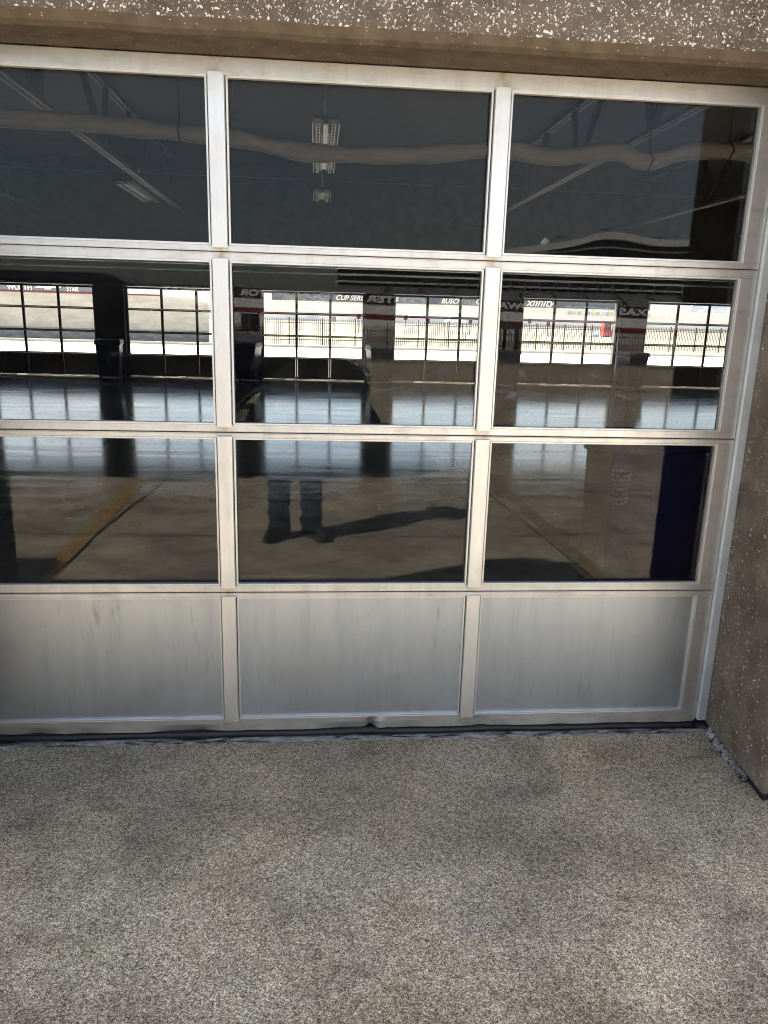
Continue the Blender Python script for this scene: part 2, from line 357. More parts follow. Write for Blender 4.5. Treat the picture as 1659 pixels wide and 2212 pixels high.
# ------------------------------------------------------------------ ground, floor, markings
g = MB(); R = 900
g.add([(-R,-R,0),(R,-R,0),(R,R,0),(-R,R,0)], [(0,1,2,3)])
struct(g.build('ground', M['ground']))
FX0, FX1, FY0, FY1 = -7.9, 12.0, .012, 16.45
f = MB().box((FX0, FY0, .002), (FX1, FY1, .006)); struct(f.build('floor', M['floor']))
def strip(name, pts, w, m, z=.004, jit=0.0, n=24):
    P = []
    for i in range(len(pts)-1):
        a, b = Vector(pts[i]), Vector(pts[i+1])
        for k in range(n): P.append(a.lerp(b, k/n))
    P.append(Vector(pts[-1])); A, B = [], []
    for i, p in enumerate(P):
        d = (P[min(i+1, len(P)-1)]-P[max(i-1, 0)]).normalized(); nrm = Vector((-d.y, d.x))
        p = p+nrm*jit*noise.noise(Vector((p.x*3, p.y*3, 1.3)))
        ww = w*(1+(.5*noise.noise(Vector((p.x*9, p.y*9, 4))) if jit else 0))
        A.append((p+nrm*ww/2).to_3d()+Vector((0,0,z))); B.append((p-nrm*ww/2).to_3d()+Vector((0,0,z)))
    nA = len(A); mb = MB().add(A+B, [(i, i+1, nA+i+1, nA+i) for i in range(nA-1)])
    o = struct(mb.build(name, m)); return o
strip('yellow_line', [(-1.33,-1.3), (-1.40,-6.3)], .13, M['yellow'])
strip('yellow_line', [(2.19,-1.3), (2.16,-6.3)], .12, m_noisy('faded_yellow_paint', (.30,.21,.08), (.26,.235,.19), 12, .85, .1))
strip('yellow_line', [(5.70,-1.3), (5.68,-6.3)], .13, M['yellow'])
strip('joint', [(-1.31,-1.3), (-1.28,-3.0), (-1.10,-5.2), (-1.0,-9)], .014, M['joint'], .0075, .012)
strip('joint', [(2.16,-1.3), (2.07,-2.8), (1.96,-4.4), (1.9,-9)], .014, M['joint'], .0075, .012)
strip('joint', [(-6,-2.82), (-1.2,-2.79), (.8,-2.73), (1.7,-2.75), (3.1,-2.9), (7,-2.92)], .010, M['joint'], .010, .014)
strip('joint', [(-12,-9.0), (14,-9.0)], .02, M['joint'], .0045, .03)
strip('joint', [(-12,-15.2), (16,-15.2)], .02, M['joint'], .0045, .03)
for a, b in [((1.56,-21.0),(2.31,-23.2)), ((3.92,-20.0),(4.63,-22.0)), ((1.67,-14.0),(2.37,-15.3)), ((6.3,-19.1),(6.9,-21.7)),
             ((9.07,-21.5),(8.49,-19.2)), ((11.13,-21.2),(10.57,-19.0)), ((4.39,-13.1),(4.84,-14.5)), ((7.24,-14.5),(7.01,-13.1))]:
    strip('white_dash', [a, b], .17, M['white_line'])

# ------------------------------------------------------------------ the garage door (prototype in door-local coordinates)
DW, SX = 2.867, .933      # door width, pane pitch
def make_door(label, group, detailed=True, gm='glass'):
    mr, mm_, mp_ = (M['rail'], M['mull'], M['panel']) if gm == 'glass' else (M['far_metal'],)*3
    root = empty('garage_door', (0,0,0), label, 'garage door', group)
    st = .034
    ux = [st+.030, .967-.030, .967+.030, 1.90-.030, 1.90+.030, DW-.064]
    zs = [(.031, .083, .5895, .6085), (.6115, .637, 1.195, 1.2135), (1.2165, 1.242, 1.797, 1.8245), (1.8275, 1.847, 2.362, 2.4145)]
    for r, (z0, g0, g1, z1) in enumerate(zs):
        b = MB()
        if r: b.box((0,0,z0), (DW,.042,g0))
        else:
            rg = []
            for i in range(241):
                x = DW*i/240; q = max(0, noise.noise(Vector((x*3.1, 2.2, 5))))*.012+.004*noise.noise(Vector((x*11, 2.2, 5)))
                dn = math.exp(-((x-1.515)/.018)**2)*.016-math.exp(-((x-1.55)/.02)**2)*.006+math.exp(-((x-1.96)/.035)**2)*.006
                rg.append([(x, q*.9+dn, z0+q*.5+dn*.5), (x, dn*.6, g0-.022), (x, 0, g0), (x, .042, g0), (x, .042, z0)])
            b.loft(rg)
        b.box((0,0,g1), (DW,.042,z1))                 # rails
        b.box((0,.0,g0), (ux[0],.042,g1)); b.box((ux[5],.0,g0), (DW,.042,g1))        # stiles
        # drip grooves: raised ribs on the rails
        if r < 3: b.box((0,-.003,z1-.004), (DW,.0,z1))
        sec = b.build('door_section', mr, root, bevel=.0018)
        for k in (1, 3):
            x0, x1 = ux[k], ux[k+1]
            mb = MB()
            zz0, zz1 = g0-.009, g1+.007
            mb.prism([(x0+.003,.02),(x0+.003,-.008),(x0+.005,-.011),(x1-.005,-.011),(x1-.003,-.008),(x1-.003,.02)], lambda p: (p[0], p[1], zz0), (0,0,zz1-zz0))
            mb.build('mullion', mm_, sec, bevel=.001)
        for k in (0, 2, 4):
            x0, x1 = ux[k], ux[k+1]
            if r == 0:
                pn = MB().box((x0,.010,g0), (x1,.016,g1)); pn.build('metal_panel', mp_, sec)
                bd = MB()
            else:
                pn = MB().box((x0,.026,g0), (x1,.032,g1)); pn.build('glass_pane', M[gm], sec)
                bd = MB(); w_ = .006
                for (a, b_, c, d) in ((x0, x0+w_, g0, g1), (x1-w_, x1, g0, g1), (x0+w_, x1-w_, g0, g0+w_), (x0+w_, x1-w_, g1-w_, g1)):
                    bd.box((a,.021,c), (b_,.0255,d))
                bd.build('glazing_bead', M['bead'], sec)
            # bright inner lip
            lp = MB(); w_ = .0065
            for (a, b_, c, d) in ((x0, x0+w_, g0, g1), (x1-w_, x1, g0, g1), (x0+w_, x1-w_, g0, g0+w_), (x0+w_, x1-w_, g1-w_, g1)):
                lp.box((a,.001,c), (b_,.0095 if r == 0 else .0205,d))
            lp.build('glazing_lip', mm_, sec, bevel=.001)
    # rubber seal: a wavy flap under the bottom rail
    mb = MB(); A = []; n = 150
    for i in range(n+1):
        x = DW*i/n; q = noise.noise(Vector((x*2.7, 3.1, .2))); q2 = noise.noise(Vector((x*6.0, 7.7, .2)))
        zb = .010+.026*max(-.3, q)+.008*q2; yf = -.012-.030*q-.006*q2
        A.append(((x,.006,.027), (x, yf, max(.0065, zb)), (x, yf+.007, max(.0055, zb-.003)), (x,.014,.027)))
    mb.loft(A); mb.build('bottom_seal', M['rubber'], root, smooth=True)
    mb = MB().box((.002,.016,.0065), (DW-.002,.030,.0262)); mb.build('seal_retainer', M['rubber'], root)
    return root
door = make_door('silver garage door of three glass rows over a metal panel row, nearest of all, filling the picture', 'glazed garage doors')
door.location = (-.967, 0, 0)
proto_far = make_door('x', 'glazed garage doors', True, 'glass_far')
PX = [-.932-.0+3.19*k for k in range(-2, 4)]
S = .815/.933
far_labels = ['far garage door showing white banner lettering on the tan wall, left edge of the left pane',
 'far garage door through whose panes the tan wall ends and the fence begins, right of the first bin',
 'far garage door seen in the middle pane behind the reflected person, left of the far pillar',
 'far garage door right of the person reflection, between the pillar with red stripe reflection and the mullion',
 'far garage door through which the red coach shows, in the right pane',
 'far garage door farthest right, with the rising white bleachers behind it']
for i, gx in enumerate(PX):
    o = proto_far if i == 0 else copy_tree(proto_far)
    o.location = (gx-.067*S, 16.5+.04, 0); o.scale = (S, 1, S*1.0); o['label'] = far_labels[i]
for dx, lb in ((7.02, 'silver glazed garage door two bays right of the photographed one'), (-3.51, 'silver glazed garage door one bay left of the photographed one'), (3.51, 'silver glazed garage door one bay right of the photographed one')):
    o = copy_tree(door); o.location = (-.967+dx, 0, 0); o['label'] = lb

# threshold
mb = MB(); top = []; n = 200; X0, X1 = -1.0, 1.93
rings = []
for i in range(n+1):
    x = X0+(X1-X0)*i/n; q = noise.noise(Vector((x*3, 1, 1)))*.006+noise.noise(Vector((x*31, 4, 1)))*.003
    hz = .0115+.004*noise.noise(Vector((x*14, 9, 1)))
    rings.append([(x,-.040+q,.0), (x,-.037+q,hz*.4), (x,-.02,hz*.62), (x,-.002,.0062), (x,-.002,.0)])
mb.loft(rings); tag(mb.build('threshold', M['thresh'], bevel=0), 'crusted grey and black threshold strip along the foot of the door', 'threshold')
# grimy floor strip right under the door
# ------------------------------------------------------------------ garage building
bld = empty('garage_building', (0, 0, 0), 'concrete garage building with pebbled lintel and pillars around the glazed doors', 'building')
def pillar(x0, x1):
    a, b = x0-.054, x1+.045
    mb = MB().hexa([(a,-.51,.03),(b,-.51,.03),(x1,.10,.03),(x0,.10,.03)], [(a,-.51,3.7),(b,-.51,3.7),(x1,.10,3.7),(x0,.10,3.7)])
    return mb.build('pillar', M['agg_side'], bld, bevel=.012)
for x0, x1 in ((1.948, 2.494), (-1.562, -1.015), (5.458, 6.0), (8.968, 9.51), (-5.07, -4.525)): pillar(x0, x1)
# dark recess strip under the pillars
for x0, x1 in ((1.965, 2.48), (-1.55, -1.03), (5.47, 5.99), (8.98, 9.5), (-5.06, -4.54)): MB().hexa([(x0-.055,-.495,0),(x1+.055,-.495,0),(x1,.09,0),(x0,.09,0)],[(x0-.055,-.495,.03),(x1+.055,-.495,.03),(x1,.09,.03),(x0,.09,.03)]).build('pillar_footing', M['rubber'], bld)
# caulk along the inner foot of the right pillar
mb = MB(); rings = []
for i in range(60):
    y = -.05-.33*i/59; q = noise.noise(Vector((y*14, 2, 5)))*.003; fade = max(.1, 1-i/50)
    xo = (y+.0)*.10-.012
    rings.append([(xo+1.975,y,.0), (xo+1.948-.012*fade+q,y,.0), (xo+1.948-.007*fade+q,y,.010*fade+.003), (xo+1.956,y,.034*fade+.006), (xo+1.975,y,.03)])
mb.loft(rings); mb.build('caulk_joint', M['thresh'], bld, smooth=True)
# lintel with a chamfered lower edge
pr = [(.0,2.418),(-.185,2.415),(-.205,2.425),(-.222,2.45),(-.228,2.50),(-.228,3.65),(-.15,3.65),(-.15,3.0),(.0,3.0)]
mb = MB(); rings = []; XL, XR = -8.1, 12.2; n = 300
for i in range(n+1):
    x = XL+(XR-XL)*i/n
    q = .006*noise.noise(Vector((x*4, 0, 0)))+.003*noise.noise(Vector((x*17, 0, 0)))
    rings.append([(x, p[0]+(q if -.24 < p[0] < -.17 and p[1] < 2.49 else 0), p[1]+(q if p[1] < 2.46 and p[0] < -.17 else 0)) for p in pr])
mb.loft(rings); lint = mb.build('lintel', M['agg'], bld)
lint.data.materials.append(M['soffit'])
for p in lint.data.polygons:
    c_ = p.center
    if c_.z < 2.445: p.material_index = 1
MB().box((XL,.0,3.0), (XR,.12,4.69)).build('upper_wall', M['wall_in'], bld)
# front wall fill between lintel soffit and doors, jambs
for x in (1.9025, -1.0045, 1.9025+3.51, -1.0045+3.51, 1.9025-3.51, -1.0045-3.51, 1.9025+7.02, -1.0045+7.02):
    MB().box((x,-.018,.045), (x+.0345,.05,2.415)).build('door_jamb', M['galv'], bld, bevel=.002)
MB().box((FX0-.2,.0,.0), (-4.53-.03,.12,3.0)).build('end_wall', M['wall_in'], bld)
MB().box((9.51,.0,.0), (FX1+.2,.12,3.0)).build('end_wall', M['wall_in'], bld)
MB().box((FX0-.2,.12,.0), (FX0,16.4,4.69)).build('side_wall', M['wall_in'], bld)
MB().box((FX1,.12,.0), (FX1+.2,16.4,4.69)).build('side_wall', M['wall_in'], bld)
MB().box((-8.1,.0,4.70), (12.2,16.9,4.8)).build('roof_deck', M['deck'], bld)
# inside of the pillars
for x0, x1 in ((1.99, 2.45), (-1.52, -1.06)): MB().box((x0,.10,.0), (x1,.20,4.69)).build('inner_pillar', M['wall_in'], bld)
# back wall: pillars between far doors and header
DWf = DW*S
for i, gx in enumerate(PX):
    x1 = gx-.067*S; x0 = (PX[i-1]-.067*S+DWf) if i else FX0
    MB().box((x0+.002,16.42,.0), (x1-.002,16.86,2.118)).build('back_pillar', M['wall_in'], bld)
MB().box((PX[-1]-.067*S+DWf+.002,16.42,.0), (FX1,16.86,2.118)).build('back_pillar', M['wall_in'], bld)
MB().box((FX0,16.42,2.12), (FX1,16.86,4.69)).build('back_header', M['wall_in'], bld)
# roof joists running in depth
def joist(x):
    b = MB(); zb, zt = 3.72, 4.62
    for s in (-1, 1): b.box((x+s*.012,.12,zb), (x+s*.062,16.4,zb+.05)); b.box((x+s*.012,.12,zt), (x+s*.062,16.4,zt+.05))
    y = .5; k = 0
    while y < 15.6:
        b.bar((x,y,zt), (x,y+.9,zb+.05), .075); b.bar((x,y+.9,zb+.05), (x,y+1.25,zt), .075)
        y += 2.6
    b.build('roof_joist', M['steel_in'], bld)
for x in (-5.9, -2.65, 4.15, 7.5, 10.6): joist(x)
for yb in (3.4, 14.2):
    MB().box((FX0,yb-.06,4.25), (FX1,yb+.06,4.5)).build('cross_beam', M['steel_in'], bld)
for (yy, zz, rr) in ((15.0, 2.46, .02), (15.3, 2.62, .03)):
    MB().tube([(FX0,yy,zz), (2,yy,zz+.01), (FX1,yy,zz)], rr, 8).build('conduit', M['galv'], bld, smooth=True)
# unseen boxes added on the roof to cast shadow lumps before the door
def add_shadow_box(x0, x1, y0, h, label):
    r = empty('roof_shadow_box', ((x0+x1)/2, y0+.45, 4.8), label, 'shadow box', 'added shadow boxes on the garage roof')
    w = (x1-x0)/2
    MB().box((-w,-.45,.08), (w,.45,h)).build('housing', M['galv'], r, bevel=.02)
    MB().box((-w-.03,-.48,h), (w*.3,.48,h+.1)).build('cowl', M['galv'], r, bevel=.01)
    b = MB()
    for k in range(6): b.box((-w+.06,-.462,.16+k*.12), (w-.06,-.451,.2+k*.12))
    b.build('louvre', M['black_metal'], r)
    MB().box((-w+.05,-.4,0), (w-.05,.4,.08)).build('curb', M['black_metal'], r)
add_shadow_box(-3.10, -2.42, .02, 1.1, 'grey louvred box added on the roof for its shadow, above the left bay, the larger of the two')
add_shadow_box(-6.28, -5.88, .02, 1.15, 'grey louvred box added for its shadow, further left on the roof, the smaller of the two')

# ------------------------------------------------------------------ inside the garage
def smooth_path(pts, n=6):
    P = [Vector(p) for p in pts]; out = []
    for i in range(len(P)-1):
        p0 = P[max(i-1, 0)]; p1 = P[i]; p2 = P[i+1]; p3 = P[min(i+2, len(P)-1)]
        for k in range(n):
            t = k/n; out.append(.5*((2*p1)+(p2-p0)*t+(2*p0-5*p1+4*p2-p3)*t*t+(3*p1-p0-3*p2+p3)*t**3))
    return out+[P[-1]]
tube = smooth_path([(-5,6,3.44),(-2.81,6,3.44),(-1.95,6,3.43),(-1.08,6,3.385),(-.56,6,3.36),(.05,6,3.27),(.4,6,3.25),(1.28,6,3.27),(2.12,6,3.36),(2.4,6,3.37),(2.88,6,3.32),(3.54,6,3.40),(3.91,6,3.32),(4.6,6,3.46),(6.5,6,3.4),(9,6,3.45)], 8)
rs = [.088+.022*noise.noise(Vector((p.x*2.2, 0, 0)))+.006*noise.noise(Vector((p.x*11, 3, 0))) for p in tube]
duct = empty('fabric_duct', (0,0,0), 'long pale fabric sleeve sagging across under the dark roof', 'duct')
MB().tube(tube, rs, 14).build('sleeve', M['fabric'], duct, smooth=True)
for x, z in ((-4.4, 3.44), (-1.08, 3.39), (2.12, 3.36), (3.91,3.32), (4.8,3.45)):
    MB().tube([(x,6,z-.11), (x+.0,5.86,z), (x,6,z+.12), (x,6,4.5)], .008, 6).build('hanger', M['black_metal'], duct)
def light_fixture(x, y, ln, label):
    r = empty('light_fixture', (x, y, 3.8), label, 'light fixture', 'high bay lights under the roof')
    MB().box((-.15,0,.05), (.15,ln,.09)).build('housing', M['steel_in'], r)
    for k in range(2): MB().tube([(-.045+.09*k,.04,.03), (-.045+.09*k,ln-.04,.03)], .017, 10).build('lamp', M['lamp_tube'], r, smooth=True)
    b = MB().box((-.03,.05,.0), (.03,ln-.3,.012)); b.build('ballast', M['white_paint'], r)
    b = MB()
    for s in (-1, 1):
        b.bar((s*.16,0,.0), (s*.16,ln,.0), .010); b.bar((s*.075,0,-.01), (s*.075,ln,-.01), .008); b.bar((s*.115,0,-.01), (s*.115,ln,-.01), .008)
        y_ = 0
        while y_ < ln: b.bar((s*.075,y_,-.01), (s*.115,y_,-.01), .010); y_ += .16
    b.build('wire_guard', M['white_paint'], r)
    MB().bar((0,ln/2,.09), (0,ln/2,.9), .012).build('stem', M['galv'], r)
for (x, y, ln, lb) in ((.43, 7.2, 1.5, 'white slatted high bay light nearest the glass, above the fabric sleeve in the middle pane'),
                       (.43, 9.3, 1.2, 'white slatted high bay light just below the fabric sleeve in the middle pane'),
                       (.43, 12.6, 1.2, 'small dim high bay light lowest in the middle pane'),
                       (-3.15, 12.6, 2.4, 'white slatted high bay light seen aslant in the left pane')):
    light_fixture(x, y, ln, lb)
# wheeled bins
def make_bin(label):
    r = empty('wheeled_bin', (0,0,0), label, 'trash bin', 'bins standing at the far pillars')
    h = .84; b = MB()
    b.hexa([(-.21,-.22,.06),(.21,-.22,.06),(.21,.22,.02),(-.21,.22,.02)], [(-.27,-.30,h),(.27,-.30,h),(.27,.30,h),(-.27,.30,h)])
    b.box((-.29,-.32,h-.05), (.29,.31,h-.005)); b.box((-.06,-.27,.30), (.06,-.235,.62))
    b.build('bin_body', M['bin_blue'], r, bevel=.02)
    MB().hexa([(-.295,-.34,h),(.295,-.34,h),(.295,.30,h),(-.295,.30,h)], [(-.27,-.30,h+.055),(.27,-.30,h+.055),(.27,.28,h+.075),(-.27,.28,h+.075)]).build('lid', M['bin_lid'], r, bevel=.02)
    MB().tube([(-.23,.30,h-.02), (-.23,.40,h+.02), (.23,.40,h+.02), (.23,.30,h-.02)], .014, 8).build('handle', M['bin_lid'], r)
    for s in (-1, 1): MB().tube([(s*.24,.24,.1), (s*.29,.24,.1)], .1, 18).build('wheel', M['rubber'], r)
    return r
bin0 = make_bin('dark wheeled bin at the leftmost far pillar, below its open doorway of tan wall views')
bl = [(-4.43, 'dark wheeled bin at the leftmost far pillar, seen in the left pane'), (-1.28, 'dark blue wheeled bin at the far pillar beside the reflected truck hood'),
      (1.83, 'teal lidded wheeled bin at the far pillar just right of the person'),
      (4.95, 'navy wheeled bin at the far pillar just right of the second mullion'), (8.06, 'navy wheeled bin with a bright blue front strip, rightmost of the far bins')]
for i, (x, lb) in enumerate(bl):
    o = bin0 if i == 0 else copy_tree(bin0)
    o.location = (x, 15.85, .006); o['label'] = lb; o.rotation_euler.z = (.1, -.2, .15, -.12, .25)[i]
r = empty('storage_cart', (1.98, .62, .006), 'large navy blue cart standing right behind the lower right pane', 'cart')
MB().hexa([(-.42,-.34,.12),(.42,-.34,.12),(.42,-.02,.12),(-.42,-.02,.12)], [(-.43,-.34,1.13),(.43,-.34,1.13),(.43,.0,1.09),(-.43,.0,1.09)]).build('cart_body', M['navy_pnl'], r, bevel=.02)
MB().hexa([(-.44,-.35,1.10),(.44,-.35,1.10),(.44,.01,1.06),(-.44,.01,1.06)],[(-.44,-.35,1.16),(.44,-.35,1.16),(.44,.01,1.11),(-.44,.01,1.11)]).build('rim', M['navy_pnl'], r, bevel=.01)
for sx in (-1, 1):
    for sy in (-.28, -.08): MB().tube([(sx*.33,sy,.06), (sx*.37,sy,.06)], .06, 14).build('wheel', M['rubber'], r)
# shoe print on the glass of the lower right pane: part of the door
mb = MB(); cx0, cz0 = 1.485+.967, 1.035
random.seed(11)
def half(t): return .036*(1-.35*math.exp(-((t-.42)/.16)**2))*math.sqrt(max(0, 1-(2*t-1)**6))
rows = 9
for i in range(rows):
    t0 = i/rows+.012; t1 = (i+1)/rows-.02
    zc0, zc1 = cz0-.085+.165*t0, cz0-.085+.165*t1; h0, h1 = half(t0+.02), half(t1)
    for s in (-1, 1):
        a = s*.004; 
        q = [(a, zc0), (s*h0, zc0+.004), (s*h1, zc1), (s*(h1*.45), zc1-.006), (a, zc1-.003)] if i % 2 else [(a, zc0+.002), (s*h0*.6, zc0), (s*h0, zc0+.005), (s*h1, zc1)]
        for j in range(len(q)):
            p1, p2 = q[j], q[(j+1) % len(q)]
            mb.bar((cx0+p1[0],.0254,p1[1]), (cx0+p2[0],.0254,p2[1]), .0016, .0006)
mb.build('shoe_print', M['sand'], door)

# ------------------------------------------------------------------ beyond the far doors
struct(MB().box((-60,16.9,.0), (70,33.7,.006)).build('apron', m_noisy('pale_apron_concrete', (.50,.46,.37), (.60,.56,.46), .6, .9, .1)))
strip('curb_line', [(-40,33.9), (60,34.6)], .35, M['curb'], .006)
o = MB().box((-60,34.6,0), (70,34.75,.12)).build('curb', M['curb']); struct(o)
g2 = MB().add([(-2,47,.012),(300,92,.012),(300,100,.012),(-2,66,.012)], [(0,1,2,3)]); struct(g2.build('grass', M['grass']))
wl = empty('retaining_wall', (0,37,0), 'tan retaining wall with a dark stained base and a banner rail on top, beyond the far doors', 'wall')
MB().box((-60,0,0), (-5.0,.35,.58)).build('stained_base', M['grey_wall'], wl)
MB().prism([(-60,.58),(-5.0,.58),(-5.0,1.95),(-5.6,2.12),(-7.5,2.2),(-60,2.2)], lambda p: (p[0], .03, p[1]), (0,.3,0)).build('wall_face', M['tan_wall'], wl)
MB().box((-60,.0,2.2), (-7.3,.25,2.27)).build('red_cap', M['red'], wl)
MB().box((-60,.06,2.27), (-10.4,.14,2.76)).build('banner_board', mat('faded_banner', (.16,.17,.20), .6), wl)
text_mesh('lettering', 'WÜRTH', .34, M['white_paint'], (-14.46,.05,2.31), (PI/2,0,0), wl, .92, .008)
text_mesh('lettering', 'STAR', .33, M['white_paint'], (-11.70,.05,2.30), (PI/2,0,0), wl, .72, .006)
MB().prism([(-13.1,2.42),(-12.8,2.6),(-12.3,2.6),(-12.2,2.68),(-11.9,2.68),(-11.95,2.6),(-11.7,2.6),(-11.9,2.45),(-12.3,2.45),(-12.35,2.36),(-12.65,2.36),(-12.6,2.43)], lambda p: (p[0]-.1, .052, p[1]), (0,.01,0)).build('bow_tie_mark', M['bldg_white'], wl)
for x in [-7.0-.9*i for i in range(4)]: MB().bar((x,.15,2.2), (x,.15,2.75), .03).build('post', M['galv'], wl)
MB().bar((-9.9,.15,2.6), (-6.6,.15,2.6), .02).build('rail', M['galv'], wl)
MB().box((-7.95,.1,2.45), (-7.5,.14,2.8)).build('sign_plate', M['galv'], wl)
# picket fences
def picket_fence(name, p0, p1, h, sp, label, post_every=16, tilt=0, wall_h=0):
    p0, p1 = Vector(p0), Vector(p1); d = p1-p0; Ln = d.length; ang = math.atan2(d.y, d.x)
    r = empty(name, (p0.x, p0.y, 0), label, 'fence', None); r.rotation_euler = (0, tilt, ang)
    b = MB(); n = int(Ln/sp)
    for i in range(n):
        if i % post_every: 
            x = i*sp; b.box((x-.014,-.014,.05), (x+.014,.014,h)); b.add([(x-.014,-.014,h),(x+.014,-.014,h),(x+.014,.014,h),(x-.014,.014,h),(x,0,h+.05)], [(0,1,4),(1,2,4),(2,3,4),(3,0,4)])
    k = b.build('pickets', M['black_metal'], r)
    b = MB()
    b.box((0,-.018,h*.86), (Ln,.018,h*.86+.035)); b.build('rail', M['black_metal'], r)
    b = MB(); b.box((0,-.018,h*.22), (Ln,.018,h*.22+.035)); b.build('rail', M['black_metal'], r)
    for i in range(0, n, post_every):
        x = i*sp; MB().box((x-.03,-.03,-.1), (x+.03,.03,h+.09)).build('post', M['black_metal'], r)
    return r
picket_fence('picket_fence', (-4.3, 35.9), (45, 45.2), 1.28, .105, 'black picket fence on the sunny side beyond the far doors')
# far grandstand through the building
fs = empty('grandstand', (0,150,0), 'pale far grandstand with dark sponsor banners along the track, beyond the far doors', 'grandstand')
MB().box((-90,-1,0), (220,0,3.7)).build('track_wall', M['bldg_white'], fs)
MB().box((-8,-1.2,3.72), (66,-.9,5.3)).build('banner_board', mat('grey_blue_banner', (.10,.12,.15), .6), fs)
b = MB()
for i in range(14): b.box((-8+i*.3, i*.9, 3.0), (66, i*.9+.9, 5.45+i*.42))
b.build('seating_tier', M['seat'], fs)
b = MB()
for i in range(16): b.box((73+i*.62, .2+i*.6, 2.3), (120, .8+i*.6, 2.75+i*.34))
b.build('seating_tier', M['seat'], fs)
b = MB()
for k in range(2): b.bar((74+k*9,-.3,2.5), (82.5+k*9,-.1,6.6), .25)
b.build('stair_rail', M['galv'], fs)
for (t, x, z, s_, sh) in (('CUP SERIES', 4.0, 4.05, 1.25, .3), ('BUSCH', 24.3, 4.0, 1.25, .3), ('C', 31.0, 3.95, 1.6, .2), ('xfinity', 41.0, 3.95, 2.2, .35), ('SERIES', 13.2, 4.1, 1.0, .3)):
    text_mesh('lettering', t, s_, M['bldg_white'], (x,-1.25,z), (PI/2,0,0), fs, 1.0, .03, sh)
random.seed(3)
cols_ = [(.35,.48,.6),(.6,.58,.40),(.42,.55,.42),(.7,.7,.7)]
cm = [mat('small_panel_paint', c, .6) for c in cols_]
for i in range(18): MB().box((49.5+i*.95,-1.1,2.55), (50.2+i*.95,-1.02,3.2)).build('wall_panel', cm[i % 4], fs)
# track-side marker boards on posts
for i in range(11):
    x = 1.8+i*2.06; y = 62+i*.9
    r = empty('marker_board', (x, y, 0), 'small dark %s marker board on a post beyond the fence, %s from the left' % (('low', 'raised')[i % 2], ('first','second','third','fourth','fifth','sixth','seventh','eighth','ninth','tenth','eleventh')[i]), 'marker board', 'marker boards on posts')
    MB().box((-.16,-.03,.95+.25*(i % 2)), (.16,.03,1.35+.25*(i % 2))).build('board', M['black_metal'], r)
    MB().bar((0,0,0), (0,0,1.3), .05).build('post', M['black_metal'], r)
# umbrella-like canopy far out
r = empty('canopy', (10.6, 55, 0), 'small grey pop-up canopy beyond the far fence', 'canopy')
MB().hexa([(-.75,-.75,1.2),(.75,-.75,1.2),(.75,.75,1.2),(-.75,.75,1.2)], [(-.3,-.3,1.75),(.3,-.3,1.75),(.3,.3,1.75),(-.3,.3,1.75)]).build('roof', M['stand_grey'], r)
for sx in (-1, 1):
    for sy in (-1, 1): MB().bar((sx*.7,sy*.7,0), (sx*.7,sy*.7,1.22), .04).build('leg', M['black_metal'], r)
# far small things
r = empty('vending_machine', (30.1, 76, 0), 'red vending machine standing far beyond the fence, seen in the right pane', 'vending machine')
MB().box((-.5,-.4,.08), (.5,.4,1.5)).build('cabinet', M['bus_red'], r, bevel=.03)
MB().box((-.4,-.415,.75), (.25,-.402,1.35)).build('display_window', M['dark_glass'], r)
MB().box((.3,-.415,.6), (.42,-.402,1.2)).build('coin_panel', M['chrome'], r)
MB().box((-.45,-.38,0), (.45,.38,.08)).build('base', M['black_metal'], r)
r = empty('tarp_bundle', (28.6, 75.5, 0), 'light blue tarp thrown over a low pile left of the red machine', 'tarp')
MB().loft([[((.55-.02*q)*math.cos(2*PI*k/18)*(1+.12*math.sin(5*k)), (.4-.02*q)*math.sin(2*PI*k/18), z) for k in range(18)] for q, z in ((0,.0),(4,.16))]+[[(.25*math.cos(2*PI*k/18)+.05, .16*math.sin(2*PI*k/18), .31) for k in range(18)]]).build('tarp', M['car_blue'], r, smooth=True)
# ------------------------------------------------------------------ behind the camera: what the glass mirrors
picket_fence('picket_fence', (30, -24.2), (-4.6, -24.6), 1.22, .10, 'black picket fence mirrored in the door glass, behind the photographer', tilt=0)
bw = empty('barrier_wall', (0,-26.2,0), 'low dark barrier wall behind the mirrored picket fence', 'wall')
for i in range(14): MB().box((-6+i*3,-.25,0), (-3.03+i*3,.25,.42)).build('block', M['grey_wall'], bw, bevel=.03)
TL = -math.radians(1.15)
mc = empty('media_building', (0,-60,0), 'long low white building with navy lettered band and red stripe, mirrored in the door glass', 'building')
mc.rotation_euler = (0, math.radians(1.4), math.radians(16))
def zz(z32, x32): # heights measured in the glass, carried out to the building's real distance, tilt removed
    return 1.637+(z32-1.637)*1.806 + math.tan(math.radians(1.4))*(.32+(x32-.32)*1.806)
zt = zz(2.46, 3.08); zb = zz(2.04, 3.08); zr1 = zz(1.62, 3.08); zr0 = zz(1.42, 3.08)
MB().box((-16,-9,0), (150,-.02,zt-.02)).build('wall', M['bldg_white'], mc)
MB().box((-16,-.02,zb), (150,.03,zt)).build('sign_band', M['band_navy'], mc)
MB().box((-16,-.02,zr0), (150,.02,zr1)).build('red_stripe', M['red'], mc)
MB().box((-16.1,-9.1,zt), (150.1,.06,zt+.08)).build('roof', M['stand_grey'], mc)
def X60(x32):
    t = (x32-.32)/34.752; ta = -math.tan(math.radians(16))
    return (.32+t*62.752)/(1-t*ta)/math.cos(math.radians(16))
for x32 in (-2.55, 5.9, 20):
    x = X60(x32); d_ = MB().box((x-.75,-.01,.0), (x+.75,.012,zr0-.12)).build('door', M['dark_glass'], mc)
    MB().box((x-.03,.0125,.0), (x+.03,.03,zr0-.12)).build('door_frame', M['chrome'], d_)
lz = zb+.16; ls = (zt-zb)*.86
